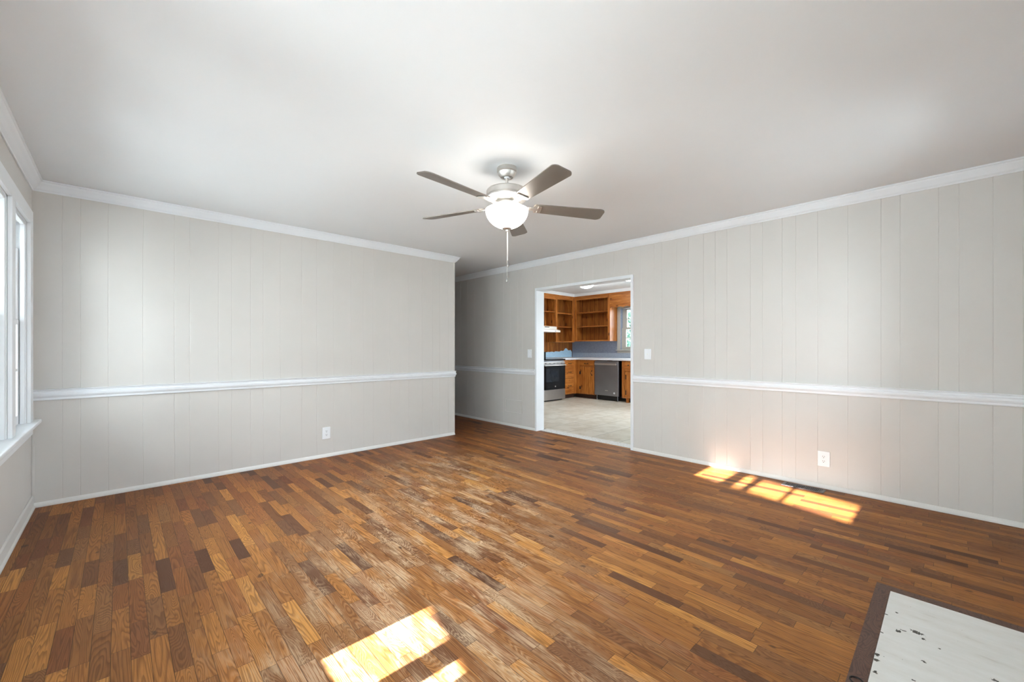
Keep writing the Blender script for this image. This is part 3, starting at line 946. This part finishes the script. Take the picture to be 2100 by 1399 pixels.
# light kit
mb = MB()
Rb, zt, dp = 0.148, -0.292, 0.128
mb.lathe([(0.06, zt + 0.004), (Rb - 0.01, zt + 0.004), (Rb, zt)] + [(Rb * math.cos(t * PI / 2 / 16), zt - dp * math.sin(t * PI / 2 / 16)) for t in range(1, 16)] + [(0, zt - dp)], seg=64)
mb.build('glass_bowl', 'bowl', fan, smooth=True)
mb = MB()
mb.lathe([(0, -0.412), (0.032, -0.414), (0.033, -0.420), (0.024, -0.426), (0.010, -0.429), (0.008, -0.440), (0, -0.442)])
mb.build('finial', 'nickel', fan, smooth=True)
for (dx, dy, zb) in ((0.005, -0.004, -0.64), (0.001, -0.001, -0.745)):
    mb = MB()
    mb.tube([(dx, dy, -0.43), (dx, dy, zb)], 0.0012, 8)
    ch = mb.build('pull_chain', 'hood', fan)
    mb = MB()
    mb.lathe([(0, 0), (0.003, -0.002), (0.0045, -0.014), (0.007, -0.030), (0.0075, -0.040), (0.005, -0.046), (0, -0.047)], (dx, dy, zb), 16)
    mb.build('pull_knob', 'nickel_dark', ch, smooth=True)


# ------------------------------------------------------------------ outlets, switch, plates
def wall_plate(name, label, cat, loc, rz, kind, group=None):
    """local +Y points out of the wall; X across, Z up"""
    t = empty(name, label, cat, loc, rz, group)
    mb = MB()
    w_, h_ = (0.0425, 0.064) if kind == 'outlet' else (0.040, 0.060)
    mb.box(-w_, w_, 0.0, 0.007, -h_, h_, 0.003, seg=3)
    mb.build('cover_plate', 'plate', t)
    if kind == 'outlet':
        for s in (-1, 1):
            mb = MB()
            mb.box(-0.017, 0.017, 0.0065, 0.009, s * 0.0195 - 0.014, s * 0.0195 + 0.014, 0.0012)
            r = mb.build('receptacle', 'plate', t)
            mb = MB()
            mb.box(-0.0075, -0.0050, 0.0088, 0.0094, s * 0.0195 - 0.001, s * 0.0195 + 0.008)
            mb.box(0.0050, 0.0075, 0.0088, 0.0094, s * 0.0195 - 0.001, s * 0.0195 + 0.008)
            mb.box(-0.0028, 0.0028, 0.0088, 0.0094, s * 0.0195 - 0.010, s * 0.0195 - 0.005)
            mb.build('slots', 'slot', r)
    elif kind == 'switch':
        mb = MB()
        mb.box(-0.0165, 0.0165, 0.0065, 0.0085, -0.033, 0.033, 0.001)
        mb.box(-0.0145, 0.0145, 0.008, 0.0115, -0.031, 0.0305, 0.002, rot=Matrix.Rotation(math.radians(3), 3, 'X'))
        mb.build('rocker', 'plate', t)
    else:
        mb = MB()
        mb.lathe([(0.006, 0), (0.006, 0.003), (0.003, 0.003), (0.003, 0.008), (0, 0.008)], seg=16)
        bmesh.ops.transform(mb.bm, matrix=Matrix.Translation((0, 0.0068, 0)) @ Matrix.Rotation(-PI / 2, 4, 'X'), verts=mb.bm.verts[:])
        mb.build('jack', 'hood', t)
    return t


wall_plate('power_outlet', 'white duplex outlet low on the far left wall under the chair rail', 'outlet', (1.641, YL - 0.0005, 0.262), PI, 'outlet')
wall_plate('power_outlet', 'white duplex outlet low on the right wall above the floor register', 'outlet', (XR - 0.0005, 0.740, 0.250), PI / 2, 'outlet')
wall_plate('light_switch', 'white rocker light switch at the left of the kitchen doorway', 'light switch', (XR - 0.0005, 4.212, 1.109), PI / 2, 'switch')
wall_plate('jack_plate', 'white wall plate with small centre jack at the right of the kitchen doorway', 'wall plate', (XR - 0.0005, 2.354, 1.121), PI / 2, 'jack')

# painted-over access panel low on the hall wall
ap = empty('access_panel', 'painted-over rectangular access panel low on the wall left of the kitchen doorway', 'access panel', (XR - 0.0005, 4.55, 0.305))
MB().box(-0.006, 0, -0.170, 0.170, -0.088, 0.088, 0.002).build('panel', 'wall', ap)
mb = MB()
for (a, b_, c, d) in ((-0.185, 0.185, 0.088, 0.102), (-0.185, 0.185, -0.102, -0.088), (-0.185, -0.171, -0.0878, 0.0878), (0.171, 0.185, -0.0878, 0.0878)):
    mb.box(-0.010, 0, a, b_, c, d, 0.002)
mb.build('panel_frame', 'wall', ap)

# floor register
rg = empty('floor_register', 'dark metal floor register with slots set in the wood floor along the right wall', 'floor vent', (4.235, 0.865, 0.0))
RW, RL = 0.055, 0.150
mb = MB()
for (a, b_, c, d) in ((-RW, RW, -RL, -RL + 0.02), (-RW, RW, RL - 0.02, RL), (-RW, -RW + 0.016, -RL + 0.02, RL - 0.02), (RW - 0.016, RW, -RL + 0.02, RL - 0.02)):
    mb.box(a, b_, c, d, 0.0005, 0.006, 0.0015)
mb.build('register_frame', 'register', rg)
mb = MB()
k = -RL + 0.026
while k < RL - 0.024:
    mb.box(-RW + 0.016, RW - 0.016, k, k + 0.0045, 0.001, 0.005)
    k += 0.0125
mb.build('grille', 'register', rg)
MB().box(-RW + 0.01, RW - 0.01, -RL + 0.015, RL - 0.015, 0.0004, 0.001).build('duct_opening', 'slot', rg)

# hearth
he = empty('hearth', 'white painted hearth slab with chipped spots and dark wood border in the floor', 'hearth', (1.8, -0.1, 0))
mb = MB()
mb.box(-1.2, 0.925, -0.348, 0.302, 0.0005, 0.009, 0.002)
mb.build('slab', 'hearth', he)
mb = MB()
HZ = 0.0075
mb.poly([(-1.2, 0.303, HZ), (0.926, 0.303, HZ), (0.981, 0.357, HZ), (-1.2, 0.357, HZ), (-1.2, 0.303, 0), (0.926, 0.303, 0), (0.981, 0.357, 0), (-1.2, 0.357, 0)],
        [(0, 1, 2, 3), (7, 6, 5, 4), (0, 4, 5, 1), (1, 5, 6, 2), (2, 6, 7, 3), (3, 7, 4, 0)])
mb.build('front_border', 'walnut', he)
mb = MB()
mb.poly([(0.9262, 0.303, HZ), (0.9262, -0.348, HZ), (0.981, -0.348, HZ), (0.981, 0.3565, HZ), (0.9262, 0.303, 0), (0.9262, -0.348, 0), (0.981, -0.348, 0), (0.981, 0.3565, 0)],
        [(0, 1, 2, 3), (7, 6, 5, 4), (0, 4, 5, 1), (1, 5, 6, 2), (2, 6, 7, 3), (3, 7, 4, 0)])
mb.build('side_border', 'walnut', he)
mb = MB()
ring = [(0.101 + 0.019 * math.cos(t), 0.330 + 0.019 * math.sin(t), HZ + 0.0015) for t in [PI * 2 * q / 24 for q in range(25)]]
mb.tube(ring, 0.003, 8)
mb.build('ring_pull', 'iron', he, smooth=True)

# ------------------------------------------------------------------ kitchen: range
RX0, RX1, RY = 6.70, 7.46, 6.10
rn = empty('kitchen_range', 'stainless electric range with black oven door seen through the kitchen doorway', 'stove', (7.08, 6.45, 0.002))


def at(o):
    """kitchen parts are modelled in world coordinates, then moved under their thing"""
    return -Vector(o.location)


def kb(mb, name, mat, parent, root, smooth=False):
    o = mb.build(name, mat, parent, smooth)
    if parent == root:
        o.location = at(root)
    return o


kb(MB().box(RX0, RX1, RY + 0.045, 6.76, 0.03, 0.918, 0.003), 'body', 'steel_dark', rn, rn)
kb(MB().box(RX0 - 0.004, RX1 + 0.002, RY + 0.0, 6.70, 0.9185, 0.945, 0.004), 'cooktop', 'black_glass', rn, rn)
kb(MB().box(RX0, RX1, RY + 0.01, RY + 0.045, 0.82, 0.878, 0.006), 'control_strip', 'steel', rn, rn)
dr = kb(MB().box(RX0 + 0.002, RX1 - 0.002, RY, RY + 0.045, 0.265, 0.818, 0.005), 'oven_door', 'black_glass', rn, rn)
MB().box(6.80, 7.235, RY - 0.0015, RY + 0.001, 0.435, 0.725, 0.0).build('oven_window', 'oven_window', dr)
mb = MB()
mb.box(RX0 + 0.02, RX1 - 0.02, RY - 0.050, RY - 0.030, 0.792, 0.814, 0.008)
mb.box(RX0 + 0.03, RX0 + 0.055, RY - 0.034, RY + 0.002, 0.796, 0.810)
mb.box(RX1 - 0.055, RX1 - 0.03, RY - 0.034, RY + 0.002, 0.796, 0.810)
mb.build('door_handle', 'steel', dr, smooth=True)
mb = MB()
mb.tube([(7.11 + 0.014 * math.cos(t), RY - 0.002, 0.33 + 0.014 * math.sin(t)) for t in [2 * PI * q / 20 for q in range(21)]], 0.0025, 6)
mb.box(7.106, 7.114, RY - 0.003, RY, 0.322, 0.338)
mb.build('emblem', 'steel', dr)
kb(MB().box(RX0 + 0.002, RX1 - 0.002, RY + 0.002, RY + 0.045, 0.035, 0.258, 0.005), 'storage_drawer', 'steel', rn, rn)
bgd = kb(MB().box(RX0, RX1, 6.70, 6.755, 0.94, 1.10, 0.006), 'backguard', 'black', rn, rn)
for k in range(5):
    mb = MB()
    mb.lathe([(0, 0), (0.012, 0), (0.010, 0.014), (0, 0.014)], seg=16)
    bmesh.ops.transform(mb.bm, matrix=Matrix.Translation((6.80 + k * 0.135, RY + 0.010, 0.85)) @ Matrix.Rotation(PI / 2, 4, 'X'), verts=mb.bm.verts[:])
    kb(mb, 'knob', 'steel_dark', rn, rn, True)
kb(MB().box(RX0 + 0.02, RX1 - 0.02, RY + 0.08, 6.7, 0.0, 0.03), 'base', 'black', rn, rn)

# range hood
hd = empty('range_hood', 'white range hood under the open cabinet over the stove', 'range hood', (7.04, 6.6, 1.56))
mb = MB()
hx0, hx1 = 6.72, 7.59
side = [(6.36, 1.565), (6.36, 1.610), (6.47, 1.640), (6.47, 1.700), (6.80, 1.700), (6.80, 1.565)]
n = len(side)
mb.poly([(hx0, y, z) for y, z in side] + [(hx1, y, z) for y, z in side],
        [tuple(range(n)), tuple(range(2 * n - 1, n - 1, -1))] + [(k, (k + 1) % n, n + (k + 1) % n, n + k) for k in range(n)])
kb(mb, 'hood_shell', 'hood', hd, hd)
kb(MB().box(7.16, 7.32, 6.467, 6.4702, 1.672, 1.690), 'vent_slot', 'slot', hd, hd)
kb(MB().box(7.40, 7.43, 6.357, 6.3602, 1.580, 1.594), 'switch_badge', 'badge', hd, hd)


# open shelf cabinets: local builder in world coordinates, face in plane y=UY (runs along x) or x=UX (runs along y)
def open_cabinet(label, axis, u0, u1, z0, z1, stile0, stile1, rail_t, rail_b, shelves, group, batten=None):
    c = empty('open_shelf_cabinet', label, 'cabinet', ((u0 + u1) / 2, UY + 0.15, z0) if axis == 'x' else (UX + 0.15, (u0 + u1) / 2, z0), group=group)
    back = KY1 if axis == 'x' else KX1
    f0 = UY if axis == 'x' else UX

    def bx(mb, a, b_, d0, d1, z_0, z_1, bev=0.0015):
        if axis == 'x':
            mb.box(a, b_, d0, d1, z_0, z_1, bev)
        else:
            mb.box(d0, d1, a, b_, z_0, z_1, bev)
        return mb
    g = 'pineX' if axis == 'x' else 'pineY'
    kb(bx(MB(), u0, u0 + 0.018, f0 + 0.02, back - 0.013, z0, z1), 'side_panel', 'pine', c, c)
    kb(bx(MB(), u1 - 0.018, u1, f0 + 0.02, back - 0.013, z0, z1), 'side_panel', 'pine', c, c)
    kb(bx(MB(), u0, u1, back - 0.012, back - 0.001, z0, z1, 0), 'back_panel', 'pine_wall' if axis == 'x' else 'pine_backY', c, c)
    kb(bx(MB(), u0, stile0, f0, f0 + 0.0195, z0, z1), 'stile', 'pine', c, c)
    kb(bx(MB(), stile1, u1, f0, f0 + 0.0195, z0, z1), 'stile', 'pine', c, c)
    kb(bx(MB(), stile0, stile1, f0, f0 + 0.0195, rail_t, z1), 'rail', g, c, c)
    kb(bx(MB(), stile0, stile1, f0, f0 + 0.0195, z0, rail_b), 'rail', g, c, c)
    kb(bx(MB(), u0 + 0.018, u1 - 0.018, f0 + 0.02, back - 0.013, z0, z0 + 0.018), 'bottom_board', g, c, c)
    kb(bx(MB(), u0 + 0.018, u1 - 0.018, f0 + 0.02, back - 0.013, z1 - 0.018, z1), 'top_board', g, c, c)
    for z in shelves:
        kb(bx(MB(), u0 + 0.019, u1 - 0.019, f0 + 0.022, back - 0.013, z - 0.010, z + 0.010), 'shelf', g, c, c)
    if batten:
        kb(bx(MB(), batten[0], batten[1], back - 0.03, back - 0.0125, z0 + 0.018, z1 - 0.018), 'batten', 'pine', c, c)
    return c


G = 'open pine wall cabinets of the kitchen'
ZT = 2.4735
open_cabinet('open pine cabinet over the white range hood', 'x', 6.62, 7.598, 1.705, ZT, 6.68, 7.59, 2.353, 1.712, [2.055], G, (7.52, 7.56))
open_cabinet('tall open pine cabinet with two shelves between hood and kitchen corner', 'x', 7.60, 8.30, 1.335, ZT, 7.655, 8.226, 2.37, 1.36, [2.04, 1.709], G, (7.905, 7.93))
open_cabinet('wide open pine cabinet with two shelves left of the kitchen window', 'y', 5.457, 6.498, 1.355, ZT, 5.52, 6.43, 2.378, 1.382, [2.062, 1.716], G)
# scalloped valance over the window
mb = MB()
pts = []
ya, yb = 4.25, 5.456
N = 60
for k in range(N + 1):
    y = yb + (ya - yb) * k / N
    pts.append((y, 2.122 + 0.020 * abs(math.sin(k / N * PI * 7))))
prof2 = pts + [(ya, ZT), (yb, ZT)]
n = len(prof2)
mb.poly([(UX, y, z) for y, z in prof2] + [(UX + 0.019, y, z) for y, z in prof2],
        [tuple(range(n)), tuple(range(2 * n - 1, n - 1, -1))] + [(k, (k + 1) % n, n + (k + 1) % n, n + k) for k in range(n)])
tag(mb.build('window_valance', 'pineY'), 'pine valance board with scalloped lower edge over the kitchen window', 'valance')


# base cabinets
def pull(mb, axis, c, d, z, w_=0.09):
    """dark bail pull on a front: c = centre along the run, d = front plane"""
    if axis == 'x':
        mb.box(c - w_ / 2, c - w_ / 2 + 0.022, d - 0.004, d, z - 0.011, z + 0.011, 0.001)
        mb.box(c + w_ / 2 - 0.022, c + w_ / 2, d - 0.004, d, z - 0.011, z + 0.011, 0.001)
        mb.tube([(c - w_ / 2 + 0.01, d - 0.004, z), (c - w_ / 2 + 0.014, d - 0.02, z - 0.006), (c, d - 0.022, z - 0.012), (c + w_ / 2 - 0.014, d - 0.02, z - 0.006), (c + w_ / 2 - 0.01, d - 0.004, z)], 0.005, 8)
    else:
        mb.box(d - 0.004, d, c - w_ / 2, c - w_ / 2 + 0.022, z - 0.011, z + 0.011, 0.001)
        mb.box(d - 0.004, d, c + w_ / 2 - 0.022, c + w_ / 2, z - 0.011, z + 0.011, 0.001)
        mb.tube([(d - 0.004, c - w_ / 2 + 0.01, z), (d - 0.02, c - w_ / 2 + 0.014, z - 0.006), (d - 0.022, c, z - 0.012), (d - 0.02, c + w_ / 2 - 0.014, z - 0.006), (d - 0.004, c + w_ / 2 - 0.01, z)], 0.005, 8)


BX, BY = 8.00, 6.20
c1 = empty('drawer_cabinet', 'pine base cabinet of three drawers beside the stove', 'cabinet', (7.73, 6.5, 0.002), group='pine base cabinets of the kitchen')
mb = MB()
mb.box(7.468, 7.998, BY + 0.0185, KY1 - 0.002, 0.10, 0.912)
kb(mb, 'carcass', 'pine', c1, c1)
mb = MB()
mb.box(7.468, 7.486, BY, BY + 0.018, 0.10, 0.912)
mb.box(7.886, 7.9985, BY, BY + 0.018, 0.10, 0.912, 0.001)
mb.box(7.487, 7.885, BY, BY + 0.018, 0.890, 0.912)
mb.box(7.487, 7.885, BY, BY + 0.018, 0.742, 0.756)
mb.box(7.487, 7.885, BY, BY + 0.018, 0.478, 0.492)
mb.box(7.487, 7.885, BY, BY + 0.018, 0.10, 0.116)
kb(mb, 'face_frame', 'pine', c1, c1)
kb(MB().box(7.468, 7.998, BY + 0.07, BY + 0.09, 0.0, 0.10), 'toe_kick', 'toe', c1, c1)
for (za, zb) in ((0.757, 0.889), (0.493, 0.741), (0.117, 0.477)):
    d = kb(MB().box(7.489, 7.883, BY - 0.010, BY + 0.017, za + 0.003, zb - 0.003, 0.004), 'drawer', 'pineX', c1, c1)
    mb = MB()
    pull(mb, 'x', 7.735, BY - 0.010, (za + zb) / 2 + 0.005, 0.10)
    mb.build('drawer_pull', 'iron', d)

c2 = empty('corner_cabinet', 'pine base cabinet with drawer over door at the kitchen corner left of the dishwasher', 'cabinet', (8.3, 5.93, 0.002), group='pine base cabinets of the kitchen')
kb(MB().box(BX + 0.0185, KX1 - 0.002, 5.664, 6.216, 0.10, 0.912), 'carcass', 'pine', c2, c2)
mb = MB()
mb.box(BX, BX + 0.018, 5.664, 5.680, 0.10, 0.912)
mb.box(BX, BX + 0.018, 6.100, 6.1985, 0.10, 0.912)
mb.box(BX, BX + 0.018, 5.681, 6.099, 0.89, 0.912)
mb.box(BX, BX + 0.018, 5.681, 6.099, 0.742, 0.757)
mb.box(BX, BX + 0.018, 5.681, 6.099, 0.10, 0.116)
kb(mb, 'face_frame', 'pine', c2, c2)
kb(MB().box(BX + 0.07, BX + 0.09, 5.664, 6.26, 0.0, 0.10), 'toe_kick', 'toe', c2, c2)
d = kb(MB().box(BX - 0.010, BX + 0.017, 5.683, 6.097, 0.760, 0.887, 0.004), 'drawer', 'pineY', c2, c2)
mb = MB()
pull(mb, 'y', 5.90, BX - 0.010, 0.826, 0.11)
mb.build('drawer_pull', 'iron', d)
d = kb(MB().box(BX - 0.010, BX + 0.017, 5.683, 6.090, 0.118, 0.740, 0.004), 'door', 'pine', c2, c2)
for z in (0.60, 0.245):
    mb = MB()
    mb.box(BX - 0.013, BX + 0.001, 6.060, 6.105, z - 0.035, z + 0.035, 0.002)
    mb.build('hinge', 'iron', d)
mb = MB()
mb.box(BX - 0.014, BX - 0.010, 5.735, 5.755, 0.645, 0.675, 0.001)
mb.box(BX - 0.014, BX - 0.010, 5.735, 5.755, 0.545, 0.575, 0.001)
mb.tube([(BX - 0.012, 5.745, 0.66), (BX - 0.03, 5.753, 0.635), (BX - 0.034, 5.757, 0.61), (BX - 0.03, 5.753, 0.585), (BX - 0.012, 5.745, 0.56)], 0.006, 8)
mb.build('door_handle', 'iron', d)

dw = empty('dishwasher', 'dark stainless dishwasher with pale bar handle under the kitchen worktop', 'dishwasher', (8.28, 5.345, 0.002))
kb(MB().box(BX + 0.03, KX1 - 0.03, 5.040, 5.655, 0.105, 0.895), 'body', 'black', dw, dw)
do = kb(MB().box(BX - 0.022, BX + 0.028, 5.032, 5.660, 0.115, 0.897, 0.005), 'door', 'steel_dark', dw, dw)
mb = MB()
mb.box(BX - 0.062, BX - 0.042, 5.065, 5.640, 0.806, 0.846, 0.008)
mb.box(BX - 0.045, BX - 0.020, 5.10, 5.12, 0.815, 0.838)
mb.box(BX - 0.045, BX - 0.020, 5.585, 5.605, 0.815, 0.838)
mb.build('bar_handle', 'steel', do)
MB().box(BX - 0.0235, BX - 0.0215, 5.30, 5.375, 0.222, 0.238).build('name_plate', 'steel', do)
mb = MB()
mb.lathe([(0, 0), (0.022, 0), (0.021, 0.0015), (0, 0.0015)], seg=20)
bmesh.ops.transform(mb.bm, matrix=Matrix.Translation((BX - 0.022, 5.135, 0.185)) @ Matrix.Rotation(-PI / 2, 4, 'Y'), verts=mb.bm.verts[:])
mb.build('round_sticker', 'plate', do)
kb(MB().box(BX + 0.04, BX + 0.06, 5.05, 5.645, 0.02, 0.104), 'toe_grille', 'black', dw, dw)
for y in (5.07, 5.62):
    kb(MB().lathe([(0, 0.0), (0.018, 0.0), (0.018, 0.012), (0.008, 0.014), (0.008, 0.106), (0, 0.106)], (BX + 0.02, y, 0), 14), 'foot', 'steel_dark', dw, dw, True)

c3 = empty('sink_cabinet', 'pine base cabinet right of the dishwasher, cut off by the door jamb', 'cabinet', (8.3, 4.53, 0.002), group='pine base cabinets of the kitchen')
kb(MB().box(BX + 0.0185, KX1 - 0.002, 4.10, 4.957, 0.10, 0.912), 'carcass', 'pine', c3, c3)
mb = MB()
mb.box(BX, BX + 0.018, 4.89, 4.957, 0.10, 0.912, 0.001)
mb.box(BX, BX + 0.018, 4.10, 4.15, 0.10, 0.912)
mb.box(BX, BX + 0.018, 4.151, 4.889, 0.885, 0.912)
mb.box(BX, BX + 0.018, 4.151, 4.889, 0.69, 0.732)
mb.box(BX, BX + 0.018, 4.151, 4.889, 0.10, 0.12)
kb(mb, 'face_frame', 'pine', c3, c3)
kb(MB().box(BX + 0.07, BX + 0.09, 4.10, 4.85, 0.0, 0.10), 'toe_kick', 'toe', c3, c3)
kb(MB().box(BX + 0.005, BX + 0.05, 4.80, 4.85, 0.0, 0.0995), 'leg', 'pine', c3, c3)
d = kb(MB().box(BX - 0.010, BX + 0.017, 4.155, 4.886, 0.735, 0.882, 0.004), 'false_drawer', 'pineY', c3, c3)
mb = MB()
mb.box(BX - 0.030, BX - 0.008, 4.775, 4.80, 0.805, 0.83, 0.006)
mb.build('drawer_knob', 'iron', d)
d = kb(MB().box(BX - 0.002, BX + 0.017, 4.53, 4.872, 0.122, 0.668, 0.004), 'door', 'pine', c3, c3)
for z in (0.56, 0.22):
    MB().box(BX - 0.006, BX + 0.001, 4.845, 4.865, z - 0.05, z + 0.05, 0.002).build('hinge', 'iron', d)
d = kb(MB().box(BX - 0.002, BX + 0.017, 4.16, 4.52, 0.122, 0.668, 0.004), 'door', 'pine', c3, c3)

# worktop (L shape) and splash boards
mb = MB()
mb.box(7.466, KX1 - 0.001, BY - 0.03, KY1 - 0.001, 0.9135, 0.956, 0.004)
mb.box(BX - 0.03, KX1 - 0.001, 4.08, BY - 0.0305, 0.9135, 0.956, 0.004)
tag(mb.build('worktop', 'counter'), 'pale laminate worktop over the pine base cabinets', 'worktop')
mb = MB()
mb.box(KX1 - 0.02, KX1 - 0.001, 4.08, KY1 - 0.022, 0.9565, 1.072, 0.002)
tag(mb.build('backsplash', 'splash'), 'pale blue backsplash strip behind the dishwasher end of the worktop', 'backsplash')
# torn wallpaper remnant on the planks over the left worktop
mb = MB()
random.seed(3)
edge = []
x = 6.72
while x < 8.58:
    edge.append((x, 1.075 + 0.055 * max(0, (x - 7.5)) + random.uniform(-0.008, 0.016) + (0.05 if 8.30 < x < 8.42 else 0)))
    x += 0.055
edge.append((8.585, 1.09))
pp = [(6.72, 0.957)] + edge + [(8.585, 0.957)]
n = len(pp)
yb_ = KY1 - 0.002
mb.poly([(x, yb_ - 0.004, z) for x, z in pp] + [(x, yb_, z) for x, z in pp],
        [tuple(range(n)), tuple(range(2 * n - 1, n - 1, -1))] + [(k, (k + 1) % n, n + (k + 1) % n, n + k) for k in range(n)])
tag(mb.build('wallpaper_remnant', 'paper'), 'light blue wallpaper remnant with torn upper edge on the pine wall behind the stove', 'wallpaper')
# odd scrap left on the worktop edge over the dishwasher
tag(MB().box(BX - 0.035, BX - 0.008, 5.19, 5.31, 0.8985, 0.913, 0.002).build('wood_block', 'toe'), 'small dark wood block wedged between dishwasher and worktop', 'block')


# kitchen ceiling lights
def dome(x, y, label, r=0.15):
    t = empty('ceiling_dome_light', label, 'ceiling light', (x, y, KH), group='kitchen dome lights')
    MB().lathe([(0, 0), (r * 0.9, 0), (r * 0.92, -0.012), (0, -0.014)]).build('ceiling_plate', 'trim', t, smooth=True)
    MB().lathe([(r * 0.9, -0.013), (r, -0.02)] + [(r * math.cos(q * PI / 2 / 12), -0.02 - 0.075 * math.sin(q * PI / 2 / 12)) for q in range(1, 12)] + [(0, -0.095)]).build('glass_dome', 'dome', t, smooth=True)


dome(7.12, 5.26, 'lit white dome light on the kitchen ceiling, left one under the door head')
dome(6.95, 4.12, 'lit white kitchen dome light nearest the right door jamb', 0.16)
